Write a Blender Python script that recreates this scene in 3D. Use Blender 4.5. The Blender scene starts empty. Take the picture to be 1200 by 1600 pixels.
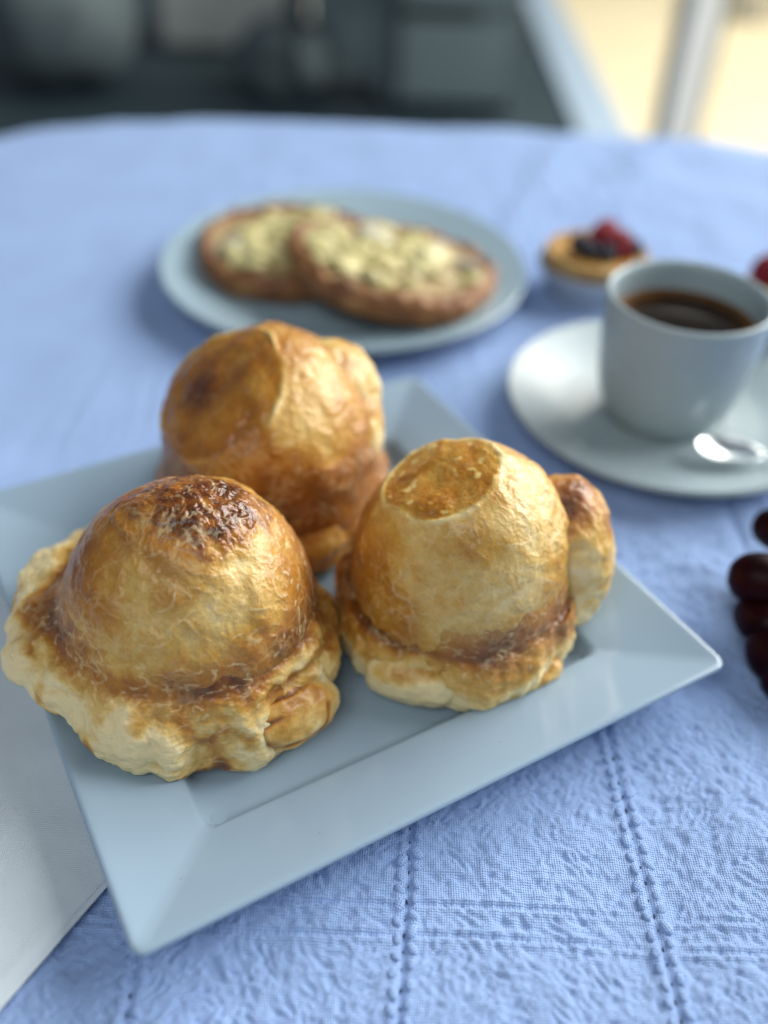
import bpy, math, random
import numpy as np
from mathutils import Matrix, Vector

# ------------------------------------------------------------------ camera, world, light
S = bpy.context.scene
COL = S.collection
cd = bpy.data.cameras.new('camera')
cam = bpy.data.objects.new('camera', cd)
COL.objects.link(cam)
S.camera = cam
pitch, roll = math.radians(39.9), math.radians(-2.5)
fw = Vector((0, math.cos(pitch), -math.sin(pitch)))
rt = Vector((1, 0, 0))
up = rt.cross(fw)
rx = (math.cos(roll) * rt - math.sin(roll) * up).normalized()
ux = (-fw).cross(rx).normalized()
M = Matrix.Identity(4)
for i in range(3):
    M[i][0], M[i][1], M[i][2] = rx[i], ux[i], -fw[i]
M.translation = Vector((0, 0, 0.30))
cam.matrix_world = M
cd.sensor_fit = 'VERTICAL'
cd.sensor_height = 36.0
cd.sensor_width = 36.0
cd.lens = 1454.0 / 1600 * 36.0
cd.clip_start, cd.clip_end = 0.01, 100
cd.dof.use_dof = True
cd.dof.focus_distance = 0.322
cd.dof.aperture_fstop = cd.lens / 1000 / 0.0124
cd.dof.aperture_blades = 0

W = bpy.data.worlds.new('World')
S.world = W
W.use_nodes = True
bg = W.node_tree.nodes['Background']
bg.inputs[0].default_value = (0.72, 0.86, 1.0, 1)
bg.inputs[1].default_value = 0.16


def lamp(name, loc, target, sx, sy, power, color):
    l = bpy.data.lights.new(name, 'AREA')
    l.shape = 'RECTANGLE'
    l.size, l.size_y, l.energy, l.color = sx, sy, power, color
    o = bpy.data.objects.new(name, l)
    COL.objects.link(o)
    o.location = loc
    o.rotation_euler = (Vector(target) - Vector(loc)).to_track_quat('-Z', 'Y').to_euler()
    return o


lamp('door_daylight', (2.35, 1.60, 1.60), (0.0, 0.33, 0.0), 2.6, 2.4, 164, (1.0, 0.98, 0.96))
lamp('front_fill', (-0.5, -0.9, 1.7), (0.0, 0.35, 0.0), 1.3, 1.0, 14.5, (0.97, 0.98, 1.0))  # added soft fill from behind the camera, not an actual window
lamp('patio_daylight', (3.0, 4.6, 2.6), (1.7, 4.4, -0.7), 1.6, 3.0, 215, (1.0, 0.95, 0.85))
S.view_settings.view_transform = 'Standard'
S.view_settings.look = 'None'
S.view_settings.exposure = 0.0
S.view_settings.gamma = 1.0

R_ = math.radians
rng = np.random.default_rng(7)
random.seed(7)

# ------------------------------------------------------------------ noise
_perm = rng.permutation(512).astype(np.int64)
_perm = np.concatenate([_perm, _perm])
_g = rng.normal(size=(512, 3))
_g /= np.linalg.norm(_g, axis=1)[:, None]


def pn(p, scale=1.0, off=0.0):
    """gradient noise, about -1..1, p (...,3)"""
    q = p * scale + off
    i = np.floor(q).astype(np.int64)
    f = q - i
    u = f * f * f * (f * (f * 6 - 15) + 10)
    out = 0.0
    for dx in (0, 1):
        wx = u[..., 0] if dx else 1 - u[..., 0]
        hx = _perm[(i[..., 0] + dx) & 511]
        for dy in (0, 1):
            wy = u[..., 1] if dy else 1 - u[..., 1]
            hy = _perm[(hx + i[..., 1] + dy) & 511]
            for dz in (0, 1):
                wz = u[..., 2] if dz else 1 - u[..., 2]
                h = _perm[(hy + i[..., 2] + dz) & 511]
                g = _g[h]
                d = g[..., 0] * (f[..., 0] - dx) + g[..., 1] * (f[..., 1] - dy) + g[..., 2] * (f[..., 2] - dz)
                out = out + wx * wy * wz * d
    return out * 1.6


def fbm(p, scale, octv=4, off=0.0, gain=0.5):
    a, s, o = 1.0, scale, 0.0
    for k in range(octv):
        o = o + a * pn(p, s, off + 17.3 * k)
        a *= gain
        s *= 2.03
    return o


def ridged(p, scale, octv=3, off=0.0):
    a, s, o, t = 1.0, scale, 0.0, 0.0
    for k in range(octv):
        o = o + a * (1 - np.abs(pn(p, s, off + 9.1 * k)) * 1.6)
        t += a
        a *= 0.5
        s *= 2.1
    return o / t


def sst(a, b, x):
    t = np.clip((x - a) / (b - a), 0, 1)
    return t * t * (3 - 2 * t)


# ------------------------------------------------------------------ object helpers
def link(o, parent=None):
    COL.objects.link(o)
    if parent is not None:
        o.parent = parent
    return o


def tag(o, label=None, cat=None, group=None, kind=None):
    if label: o['label'] = label
    if cat: o['category'] = cat
    if group: o['group'] = group
    if kind: o['kind'] = kind
    return o


def thing(name, label, cat, loc=(0, 0, 0), rotz=0.0, group=None):
    o = link(bpy.data.objects.new(name, None))
    o.location = loc
    o.rotation_euler = (0, 0, rotz)
    o.empty_display_size = 0.02
    return tag(o, label, cat, group)


def mesh_np(name, V, F, mat, parent=None, smooth=True, attrs=None):
    """V (n,3), F list/array of faces"""
    me = bpy.data.meshes.new(name)
    V = np.asarray(V, np.float32)
    if isinstance(F, np.ndarray):
        nf, k = F.shape
        me.vertices.add(len(V))
        me.vertices.foreach_set('co', V.ravel())
        me.loops.add(nf * k)
        me.loops.foreach_set('vertex_index', F.astype(np.int32).ravel())
        me.polygons.add(nf)
        me.polygons.foreach_set('loop_start', np.arange(0, nf * k, k, dtype=np.int32))
        me.update(calc_edges=True)
    else:
        me.from_pydata([tuple(v) for v in V], [], F)
    me.polygons.foreach_set('use_smooth', np.full(len(me.polygons), smooth))
    for n, a in (attrs or {}).items():
        at = me.attributes.new(n, 'FLOAT', 'POINT')
        at.data.foreach_set('value', np.asarray(a, np.float32).ravel())
    me.materials.append(mat)
    me.validate()
    me.update()
    return link(bpy.data.objects.new(name, me), parent)


def grid_faces(nu, nv, closed_u):
    u = np.arange(nu if closed_u else nu - 1)
    v = np.arange(nv - 1)
    a, b = np.meshgrid(u, v, indexing='ij')
    a2 = (a + 1) % nu
    F = np.stack([a * nv + b, a2 * nv + b, a2 * nv + b + 1, a * nv + b + 1], -1).reshape(-1, 4)
    return F


def grid_normals(P, closed_u):
    if closed_u:
        du = np.roll(P, -1, 0) - np.roll(P, 1, 0)
    else:
        du = np.gradient(P, axis=0)
    dv = np.gradient(P, axis=1)
    n = np.cross(du, dv)
    l = np.linalg.norm(n, axis=-1, keepdims=True)
    return n / np.maximum(l, 1e-12)


def sub_mesh(V, F, keep):
    f = F[keep]
    ids, inv = np.unique(f, return_inverse=True)
    return ids, inv.reshape(f.shape)


def lathe(name, prof, mat, parent=None, n=64, loc=(0, 0, 0), flute=None, attrs=None, smooth=True):
    prof = np.array(prof, float)
    ph = np.linspace(0, 2 * np.pi, n, endpoint=False)
    P = np.zeros((n, len(prof), 3))
    r = prof[None, :, 0] * np.ones((n, 1))
    if flute:
        r = r * (1 + flute[0] * np.cos(flute[1] * ph)[:, None] * flute[2][None, :])
    P[..., 0] = r * np.cos(ph)[:, None]
    P[..., 1] = r * np.sin(ph)[:, None]
    P[..., 2] = prof[None, :, 1]
    P += np.array(loc)
    F = grid_faces(n, len(prof), True)
    return mesh_np(name, P.reshape(-1, 3), F, mat, parent, smooth, attrs)


def smooth_prof(pts, k=6):
    """Catmull-Rom through points"""
    p = np.array(pts, float)
    p = np.vstack([2 * p[0] - p[1], p, 2 * p[-1] - p[-2]])
    out = []
    for i in range(1, len(p) - 2):
        t = np.linspace(0, 1, k, endpoint=False)[:, None]
        a, b, c, d = p[i - 1:i + 3]
        out.append(0.5 * (2 * b + (c - a) * t + (2 * a - 5 * b + 4 * c - d) * t ** 2 + (3 * b - a - 3 * c + d) * t ** 3))
    out.append(p[-2][None])
    return np.vstack(out)


def tube(name, pts, rad, mat, parent=None, n=16, squash=1.0):
    p = np.array(pts, float)
    m = len(p)
    rad = np.ones(m) * rad
    t = np.gradient(p, axis=0)
    t /= np.linalg.norm(t, axis=1)[:, None]
    ref = np.array([0, 0, 1.0]) if abs(t[:, 2]).max() < 0.95 else np.array([0.3, 1.0, 0.1])
    b = np.cross(t, ref); b /= np.linalg.norm(b, axis=1)[:, None]
    nn = np.cross(b, t)
    a = np.linspace(0, 2 * np.pi, n, endpoint=False)
    P = p[None] + rad[None, :, None] * (np.cos(a)[:, None, None] * b[None] + squash * np.sin(a)[:, None, None] * nn[None])
    V = np.vstack([P.reshape(-1, 3), p[0], p[-1]])
    F = [tuple(f) for f in grid_faces(n, m, True)]
    for k in range(n):
        F.append((((k + 1) % n) * m, k * m, n * m))
        F.append((k * m + m - 1, ((k + 1) % n) * m + m - 1, n * m + 1))
    return mesh_np(name, V, F, mat, parent)


def rbox(name, c, s, mat, parent=None, bev=0.004, rot=None):
    import bmesh
    bm = bmesh.new()
    bmesh.ops.create_cube(bm, size=1)
    for v in bm.verts:
        v.co = Vector((v.co.x * s[0], v.co.y * s[1], v.co.z * s[2]))
    if bev > 0:
        bmesh.ops.bevel(bm, geom=bm.edges[:], offset=bev, segments=3, profile=0.5, affect='EDGES')
    for v in bm.verts:
        v.co = v.co + Vector(c)
    me = bpy.data.meshes.new(name)
    bm.to_mesh(me); bm.free()
    me.materials.append(mat)
    return link(bpy.data.objects.new(name, me), parent)


def sphere_dirs(nu, nv):
    ph = np.linspace(0, 2 * np.pi, nu, endpoint=False)
    th = np.linspace(1e-3, np.pi - 1e-3, nv)
    A, B = np.meshgrid(ph, th, indexing='ij')
    return np.stack([np.sin(B) * np.cos(A), np.sin(B) * np.sin(A), np.cos(B)], -1)


# ------------------------------------------------------------------ materials
class NT:
    def __init__(s, name):
        s.m = bpy.data.materials.new(name)
        s.m.use_nodes = True
        s.t = s.m.node_tree
        s.b = s.t.nodes['Principled BSDF']

    def n(s, typ, **kw):
        x = s.t.nodes.new(typ)
        for k, v in kw.items():
            if k.startswith('i_'):
                key = k[2:]
                x.inputs[int(key) if key.isdigit() else key.replace('_', ' ')].default_value = v
            else:
                setattr(x, k, v)
        return x

    def l(s, a, b):
        s.t.links.new(a, b)

    def obj(s):
        return s.n('ShaderNodeTexCoord').outputs['Object']

    def noise(s, vec, scale, detail=4, rough=0.5, typ='FBM', dist=0.0):
        x = s.n('ShaderNodeTexNoise', noise_type=typ)
        x.inputs['Scale'].default_value = scale
        x.inputs['Detail'].default_value = detail
        x.inputs['Roughness'].default_value = rough
        x.inputs['Distortion'].default_value = dist
        s.l(vec, x.inputs['Vector'])
        return x.outputs['Fac']

    def math(s, op, a, b=None, c=None, clamp=False):
        x = s.n('ShaderNodeMath', operation=op, use_clamp=clamp)
        for k, v in enumerate((a, b, c)):
            if v is None: continue
            if isinstance(v, (int, float)):
                x.inputs[k].default_value = v
            else:
                s.l(v, x.inputs[k])
        return x.outputs[0]

    def ramp(s, fac, stops, interp='LINEAR'):
        x = s.n('ShaderNodeValToRGB')
        r = x.color_ramp
        r.interpolation = interp
        while len(r.elements) < len(stops):
            r.elements.new(0.5)
        for e, (p, c) in zip(r.elements, stops):
            e.position = p
            e.color = (*c, 1) if len(c) == 3 else c
        s.l(fac, x.inputs[0])
        return x.outputs[0]

    def mix(s, fac, a, b):
        x = s.n('ShaderNodeMix', data_type='RGBA')
        for k, v in ((0, fac), (6, a), (7, b)):
            if isinstance(v, (int, float)):
                x.inputs[k].default_value = v
            elif isinstance(v, tuple):
                x.inputs[k].default_value = (*v, 1)
            else:
                s.l(v, x.inputs[k])
        return x.outputs[2]

    def attr(s, name):
        return s.n('ShaderNodeAttribute', attribute_name=name).outputs['Fac']

    def bump(s, h, strength, dist, prev=None):
        x = s.n('ShaderNodeBump')
        x.inputs['Strength'].default_value = strength
        x.inputs['Distance'].default_value = dist
        s.l(h, x.inputs['Height'])
        if prev is not None:
            s.l(prev, x.inputs['Normal'])
        return x.outputs[0]

    def set(s, **kw):
        for k, v in kw.items():
            key = k.replace('_', ' ')
            inp = s.b.inputs[key]
            if isinstance(v, (int, float)):
                inp.default_value = v
            elif isinstance(v, tuple):
                inp.default_value = (*v, 1) if len(v) == 3 and inp.type == 'RGBA' else v
            else:
                s.l(v, inp)
        return s.m


def simple(name, col, rough=0.5, var=0.12, scale=40, bump=0.0, bscale=300, **kw):
    k = NT(name)
    o = k.obj()
    f = k.noise(o, scale, 4)
    c = k.ramp(f, [(0.25, tuple(x * (1 - var) for x in col)), (0.75, tuple(min(1, x * (1 + var)) for x in col))])
    k.set(Base_Color=c, Roughness=rough, **kw)
    if bump:
        k.set(Normal=k.bump(k.noise(o, bscale, 3), bump, 0.001))
    return k.m


def pastry_mat():
    k = NT('baked_dough')
    o = k.obj()
    bake_shade, wr, cap = k.attr('bake_shade'), k.attr('wrinkle'), k.attr('cap')
    n1 = k.noise(o, 55, 5, 0.6)
    n2 = k.noise(o, 240, 5, 0.65)
    n3 = k.noise(o, 900, 3, 0.6)
    f = k.math('MULTIPLY_ADD', k.math('SUBTRACT', n1, 0.5), 0.42, bake_shade)
    f = k.math('MULTIPLY_ADD', k.math('SUBTRACT', n2, 0.5), 0.22, f)
    f = k.math('MULTIPLY_ADD', k.math('SUBTRACT', n3, 0.5), 0.10, f)
    c = k.ramp(f, [(0.0, (0.90, 0.74, 0.40)), (0.16, (0.78, 0.54, 0.18)), (0.32, (0.62, 0.345, 0.060)), (0.48, (0.46, 0.185, 0.014)),
                   (0.66, (0.27, 0.088, 0.009)), (0.84, (0.13, 0.036, 0.005)), (1.0, (0.055, 0.015, 0.003))])
    # thin pale wrinkles of dry skin
    r = k.noise(o, 130, 4, 0.6, 'RIDGED_MULTIFRACTAL', 1.2)
    wm = k.math('MULTIPLY', wr, k.ramp(n2, [(0.32, (0.15, 0.15, 0.15)), (0.6, (1, 1, 1))]), clamp=True)
    c = k.mix(k.math('MULTIPLY', wm, 0.6), c, (0.88, 0.71, 0.38))
    vn = k.n('ShaderNodeTexNoise'); vn.inputs['Scale'].default_value = 90; vn.inputs['Detail'].default_value = 3; k.l(o, vn.inputs['Vector'])
    va = k.n('ShaderNodeVectorMath', operation='MULTIPLY_ADD'); k.l(vn.outputs['Color'], va.inputs[0]); va.inputs[1].default_value = (0.014,) * 3; k.l(o, va.inputs[2])
    vo = k.n('ShaderNodeTexVoronoi', feature='DISTANCE_TO_EDGE'); vo.inputs['Scale'].default_value = 210; k.l(va.outputs[0], vo.inputs['Vector'])
    ve = k.ramp(vo.outputs['Distance'], [(0.0, (0, 0, 0)), (0.22, (1, 1, 1))])
    crk = k.math('MULTIPLY', k.math('MULTIPLY', k.math('SUBTRACT', 1.0, ve), k.math('SUBTRACT', 1.0, cap)), k.ramp(k.noise(o, 60, 2), [(0.42, (0, 0, 0)), (0.62, (1, 1, 1))]))
    c = k.mix(k.math('MULTIPLY', crk, 0.22), c, (0.86, 0.66, 0.30))
    h = k.math('MULTIPLY_ADD', crk, 0.13, k.math('MULTIPLY', r, 0.0))
    h = k.math('MULTIPLY_ADD', r, 0.30, h)
    h = k.math('MULTIPLY_ADD', 0.5, h, h)
    h = k.math('MULTIPLY_ADD', 1.0, k.math('MULTIPLY_ADD', n2, 0.7, k.math('MULTIPLY', n3, 0.28)), h)
    nm = k.bump(h, 0.5, 0.0018)
    rough = k.math('MULTIPLY_ADD', n2, 0.34, 0.27)
    rough = k.math('SUBTRACT', rough, k.math('MULTIPLY', cap, 0.26))
    rough = k.math('MULTIPLY_ADD', wm, 0.2, rough, clamp=True)
    k.set(Base_Color=c, Roughness=rough, Normal=nm, Subsurface_Weight=0.28, Subsurface_Scale=0.005, Specular_IOR_Level=0.5, Coat_Weight=0.32, Coat_Roughness=0.20)
    k.b.inputs['Subsurface Radius'].default_value = (1.0, 0.5, 0.2)
    return k.m


def ceramic(name, col, rough=0.16, spec=0.5):
    k = NT(name)
    o = k.obj()
    c = k.ramp(k.noise(o, 14, 3), [(0.3, tuple(x * 0.97 for x in col)), (0.7, col)])
    # a few tiny specks in the glaze
    v = k.n('ShaderNodeTexVoronoi'); v.inputs['Scale'].default_value = 70; k.l(o, v.inputs['Vector'])
    sp = k.ramp(v.outputs['Distance'], [(0.02, (1, 1, 1)), (0.035, (0, 0, 0))])
    c = k.mix(k.math('MULTIPLY', sp, 0.35), c, (0.12, 0.10, 0.07))
    k.set(Base_Color=c, Roughness=k.math('MULTIPLY_ADD', k.noise(o, 60, 3), 0.08, rough), Specular_IOR_Level=spec, Normal=k.bump(k.noise(o, 35, 2), 0.05, 0.002))
    return k.m


def cloth_mat(name, col, pitch, strength, shade=0.12):
    k = NT(name)
    o = k.obj()
    d = k.noise(o, 120, 3)
    wv = []
    for ax in ('X', 'Y'):
        w = k.n('ShaderNodeTexWave', wave_type='BANDS', bands_direction=ax, wave_profile='SIN')
        w.inputs['Scale'].default_value = 2 * math.pi / (20 * pitch)
        w.inputs['Distortion'].default_value = 1.2
        w.inputs['Detail'].default_value = 2
        w.inputs['Detail Scale'].default_value = 1.2
        k.l(o, w.inputs['Vector'])
        wv.append(w.outputs['Fac'])
    h = k.math('MULTIPLY', wv[0], wv[1])
    h2 = k.math('MULTIPLY_ADD', k.noise(o, 1600, 2), 0.6, h)
    n = k.noise(o, 22, 4)
    c = k.ramp(n, [(0.25, tuple(x * (1 - shade) for x in col)), (0.75, col)])
    c = k.mix(k.math('MULTIPLY', k.math('SUBTRACT', 1.0, h), 0.16), c, tuple(x * 0.6 for x in col))
    k.set(Base_Color=c, Roughness=0.85, Normal=k.bump(h2, strength, 0.0006), Specular_IOR_Level=0.2, Sheen_Weight=0.15)
    return k.m


M_dough = pastry_mat()
M_plate = ceramic('white_glazed_ceramic', (0.32, 0.44, 0.55), 0.10)
M_cup = ceramic('warm_white_ceramic', (0.36, 0.45, 0.48), 0.24, 0.35)
M_teal = ceramic('pale_blue_ceramic', (0.34, 0.47, 0.54), 0.10)
M_cloth = cloth_mat('blue_white_crepe_cloth', (0.40, 0.59, 0.98), 0.00085, 0.85)
M_hole = simple('painted_hole_shade', (0.04, 0.06, 0.12), 0.9)  # dark colour paints the shade inside the stitch holes
M_napkin = cloth_mat('white_linen', (0.74, 0.84, 0.90), 0.0007, 0.55, 0.05)
M_coffee = None

# ------------------------------------------------------------------ tablecloth
TC, TA, TB, TN = np.array([0.044, 0.174]), 0.507, 0.80, 4.4
TT = 0.026
STITCH_X = [-0.0705, 0.0125, 0.0955, 0.1785]


def lines(fine0, fine1, step, lo, hi, grow=1.12):
    mid = np.arange(fine0, fine1, step)
    a, s, left = fine0, step, []
    while a > lo:
        s = min(s * grow, 0.02); a -= s; left.append(a)
    b, s, right = mid[-1], step, []
    while b < hi:
        s = min(s * grow, 0.02); b += s; right.append(b)
    return np.array(left[::-1] + list(mid) + right)


def stitch_x(k, y):
    x = STITCH_X[k] if k < len(STITCH_X) else STITCH_X[-1]
    return x + 0.0016 * np.sin(y * 31 + k * 2.1) + (0.012 * (y - 0.16) * (k == 1)) - 0.02 * (y - 0.16) * (k == 2) 


def cloth_height(x, y):
    p = np.stack([x, y, np.zeros_like(x)], -1)
    # slow folds, stronger towards the right side
    fold = 0.0024 * fbm(p, 16, 3, 3.0) * (0.5 + 1.1 * sst(0.05, 0.2, x))
    r1 = 0.0022 * np.exp(-((x - 0.115 - 0.35 * (y - 0.8)) / 0.010) ** 2) * sst(0.66, 0.74, y) * (1 - sst(0.88, 0.95, y))
    r2 = 0.0020 * sst(0.10, 0.14, x) * (ridged(p, 26, 2, 8.0) - 0.5) * sst(0.2, 0.26, y) * (1 - sst(0.38, 0.45, y))
    # crepe: two families of short diagonal ripples
    w = 0.0022 * np.stack([pn(p, 60, 1.0), pn(p, 60, 31.0), np.zeros_like(x)], -1)
    q = p + w
    def fam(ang, off):
        ca, sa = math.cos(ang), math.sin(ang)
        a = np.stack([(q[..., 0] * ca + q[..., 1] * sa) * 1.0, (-q[..., 0] * sa + q[..., 1] * ca) * 0.42, np.zeros_like(x)], -1)
        return pn(a, 370, off)
    m = sst(-0.25, 0.3, pn(p, 24, 77.0))
    rip = (0.00060 * (0.6 - np.abs(fam(R_(48), 5.0)) * 2) * (1 - 0.6 * m) + 0.00060 * (0.6 - np.abs(fam(R_(-44), 50.0)) * 2) * (0.4 + 0.6 * m))
    rip = rip + 0.00045 * fbm(p, 120, 3, 4.0) + 0.00022 * pn(p, 460, 2.0)
    z = fold + r1 + r2 + 1.35 * rip
    # drawn-thread rows
    for yy in (0.1545, 0.1440):
        d = np.abs(y - yy - 0.0008 * np.sin(x * 40))
        band = np.exp(-(d / 0.0011) ** 2)
        z = z * (1 - 0.4 * band) - 0.00034 * band + 0.00030 * band * np.sin(x * 2 * np.pi / 0.0019) + 0.00055 * np.exp(-((d - 0.0017) / 0.0008) ** 2)
    for k in range(4):
        d = np.abs(x - stitch_x(k, y))
        z = z * (1 - 0.7 * np.exp(-(d / 0.005) ** 2)) - 0.00075 * np.exp(-(d / 0.0011) ** 2) + 0.00035 * np.exp(-((d - 0.0026) / 0.0014) ** 2)
    return z


gx = lines(-0.15, 0.245, 0.00068, -0.72, 0.82)
gy = lines(0.088, 0.335, 0.00068, -0.95, 1.35)
X, Y = np.meshgrid(gx, gy, indexing='ij')
Z = cloth_height(X, Y)
UX = (X - TC[0]) * math.cos(TT) + (Y - TC[1]) * math.sin(TT)
UY = -(X - TC[0]) * math.sin(TT) + (Y - TC[1]) * math.cos(TT)
s = ((np.abs(UX / TA)) ** TN + (np.abs(UY / TB)) ** TN) ** (1 / TN)
s = np.maximum(s, 1e-6)
out = np.maximum(s - 0.985, 0)
shr = np.where(s > 0.985, (0.985 + 0.03 * (1 - np.exp(-out / 0.03))) / s, 1.0)
ang = np.arctan2(Y - TC[1], X - TC[0])
wav = 1 + 0.045 * np.sin(ang * 22) * np.clip(out / 0.3, 0, 1)
PX = TC[0] + (X - TC[0]) * shr * wav
PY = TC[1] + (Y - TC[1]) * shr * wav
PZ = Z - np.where(out > 0, 0.62 * (out - 0.02 * (1 - np.exp(-out / 0.02))), 0)
P = np.stack([PX, PY, PZ], -1)
keep_s = (s < 1.36)
F = grid_faces(len(gx), len(gy), False)
kf = keep_s.reshape(-1)[F].all(1)
ids, F2 = sub_mesh(None, F, kf)
cloth = mesh_np('tablecloth', P.reshape(-1, 3)[ids], F2, M_cloth)
tag(cloth, 'pale blue crinkled crepe tablecloth with drawn-thread stitch lines, under everything', 'tablecloth')

# stitch knots, and dark beads that paint the shaded holes between them
dirs = sphere_dirs(10, 7)
kn = dirs * np.array([0.0017, 0.0024, 0.0009])
Fk = grid_faces(10, 7, True)
proto_knot = mesh_np('stitch_knot', kn.reshape(-1, 3), Fk, M_cloth, cloth)
hl = dirs * np.array([0.00055, 0.0012, 0.00022])
proto_hole = mesh_np('stitch_hole', hl.reshape(-1, 3), Fk, M_hole, cloth)
first_k = first_h = True
for k in range(3):
    yv = np.arange(0.098, 0.30, 0.0056)
    for j, y in enumerate(yv):
        xs = float(stitch_x(k, np.array(y)))
        for sd in (-1, 1):
            px, py = xs + sd * (0.0027 + random.uniform(-.0003, .0003)), y + (0.0028 if sd > 0 else 0) + random.uniform(-.0005, .0005)
            z = float(cloth_height(np.array([px]), np.array([py]))[0])
            o = proto_knot if first_k else link(proto_knot.copy(), cloth)
            first_k = False
            o.location = (px, py, z + 0.00005)
            o.rotation_euler = (0, 0, random.uniform(-.8, .8))
            g = random.uniform(.7, 1.15); o.scale = (g, g, g)
        hx, hy = xs + random.uniform(-.0003, .0003), y + 0.0014 + random.uniform(-.0006, .0006)
        z = float(cloth_height(np.array([hx]), np.array([hy]))[0])
        o = proto_hole if first_h else link(proto_hole.copy(), cloth)
        first_h = False
        o.location = (hx, hy, z + 0.00012)
        g = random.uniform(.2, 0.9); o.scale = (g, g, 1)
        o.rotation_euler = (0, 0, random.uniform(-.3, .3))

# the table that carries the cloth
M_wood = simple('table_wood', (0.20, 0.11, 0.05), 0.5)
tb = thing('dining_table', 'dining table hidden under the pale blue tablecloth', 'table', (TC[0], TC[1], -0.72), TT)
ph = np.linspace(0, 2 * np.pi, 96, endpoint=False)
cx = np.sign(np.cos(ph)) * np.abs(np.cos(ph)) ** (2 / TN) * TA * 0.965
cy = np.sign(np.sin(ph)) * np.abs(np.sin(ph)) ** (2 / TN) * TB * 0.965
V = np.concatenate([np.stack([cx * a, cy * a, np.full(96, z)], -1)[:, None] for a, z in ((0.0, 0.713), (1, 0.713), (1, 0.685), (0, 0.685))], 1)
mesh_np('tabletop', V.reshape(-1, 3), grid_faces(96, 4, True), M_wood, tb, False)
for sx in (-1, 1):
    for sy in (-1, 1):
        rbox('leg', (sx * 0.36, sy * 0.5, 0.343), (0.05, 0.05, 0.684), M_wood, tb)

# ------------------------------------------------------------------ floor, door, background
k = NT('dark_floor_tiles')
o = k.obj()
k.set(Base_Color=k.ramp(k.noise(o, 3, 4), [(0.3, (0.014, 0.032, 0.042)), (0.7, (0.026, 0.050, 0.062))]), Roughness=0.6)
M_floor = k.m
M_patio = simple('cream_paving', (0.80, 0.70, 0.47), 0.8, 0.05, 4)
M_white = simple('white_painted_frame', (0.82, 0.86, 0.90), 0.4, 0.04, 5)
M_sill = simple('pale_blue_sill', (0.42, 0.54, 0.66), 0.4, 0.05, 5)
M_grey = simple('grey_lacquer', (0.115, 0.165, 0.18), 0.5, 0.1, 6)
M_greyl = simple('grey_fabric', (0.125, 0.165, 0.175), 0.8, 0.2, 6)
M_dark = simple('dark_recess', (0.012, 0.02, 0.025), 0.7)
M_pale = simple('pale_grey_card', (0.84, 0.86, 0.80), 0.7, 0.1, 5)


def sheet(name, x0, x1, y0, y1, z0, z1, mat, kind='structure'):
    o = rbox(name, ((x0 + x1) / 2, (y0 + y1) / 2, (z0 + z1) / 2), (x1 - x0, y1 - y0, z1 - z0), mat, None, 0)
    return tag(o, kind=kind)


sheet('floor', -8, 0.60, -3, 12, -0.80, -0.72, M_floor)
sheet('door_sill', 0.60, 0.77, -3, 12, -0.80, -0.705, M_sill)
sheet('patio', 0.77, 9, -3, 12, -0.82, -0.735, M_patio)
dp = thing('door_post', 'white upright post of the patio door at the far right', 'post', (0.70, 2.50, -0.705))
rbox('post', (0, 0, 1.2), (0.075, 0.13, 2.4), M_white, dp, 0.004)
rbox('seal_strip', (0.0475, -0.02, 1.2), (0.018, 0.07, 2.38), simple('seal_rubber', (0.22, 0.22, 0.18), 0.6), dp, 0.002)
pl = thing('planter', 'white round planter standing on the sunlit cream paving', 'planter', (1.80, 5.25, -0.735))
lathe('pot', smooth_prof([(0.0, 0), (0.13, 0), (0.15, 0.02), (0.19, 0.28), (0.205, 0.33), (0.20, 0.345), (0.185, 0.33), (0.17, 0.28), (0, 0.28)], 4), simple('white_pot', (0.8, 0.8, 0.76), 0.5), pl, 32)

ch = thing('chair', 'dark slatted chair standing beside the grey cabinet in the background', 'chair', (-0.20, 3.55, -0.72))
M_chair = simple('dark_stained_wood', (0.018, 0.032, 0.038), 0.5)
for sx in (-1, 1):
    rbox('leg', (sx * 0.17, -0.17, 0.22), (0.035, 0.035, 0.44), M_chair, ch, 0.004)
    rbox('leg', (sx * 0.17, 0.17, 0.45), (0.035, 0.035, 0.90), M_chair, ch, 0.004)
rbox('seat', (0, 0, 0.455), (0.40, 0.40, 0.03), M_chair, ch, 0.008)
for zz in (0.60, 0.72, 0.84):
    rbox('back_slat', (0, 0.175, zz), (0.32, 0.02, 0.07), M_chair, ch, 0.004)
cb = thing('cabinet', 'low grey cabinet with a dark slot handle behind the table', 'cabinet', (0.135, 3.45, -0.72))
rbox('body', (0, 0.2, 0.36), (0.46, 0.40, 0.66), M_grey, cb, 0.008)
rbox('plinth', (0, 0.21, 0.015), (0.42, 0.34, 0.03), M_dark, cb, 0)
rbox('door', (0, -0.011, 0.165), (0.45, 0.02, 0.25), simple('grey_front', (0.14, 0.195, 0.21), 0.45), cb, 0.004)
rbox('drawer', (0, -0.011, 0.50), (0.45, 0.02, 0.33), M_grey, cb, 0.004)
rbox('slot_handle', (-0.02, -0.0125, 0.313), (0.27, 0.022, 0.036), M_dark, cb, 0.002)  # solid dark strip paints the shade inside the recessed slot
rbox('side_panel', (0.245, 0.2, 0.36), (0.025, 0.42, 0.70), M_greyl, cb, 0.004)

bx = thing('storage_box', 'pale grey storage box on the dark floor, far left background', 'box', (-0.70, 4.10, -0.72))
rbox('body', (0, 0.2, 0.21), (0.58, 0.38, 0.40), M_pale, bx, 0.02)
rbox('lid', (0, 0.2, 0.425), (0.61, 0.41, 0.05), M_pale, bx, 0.012)


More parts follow.
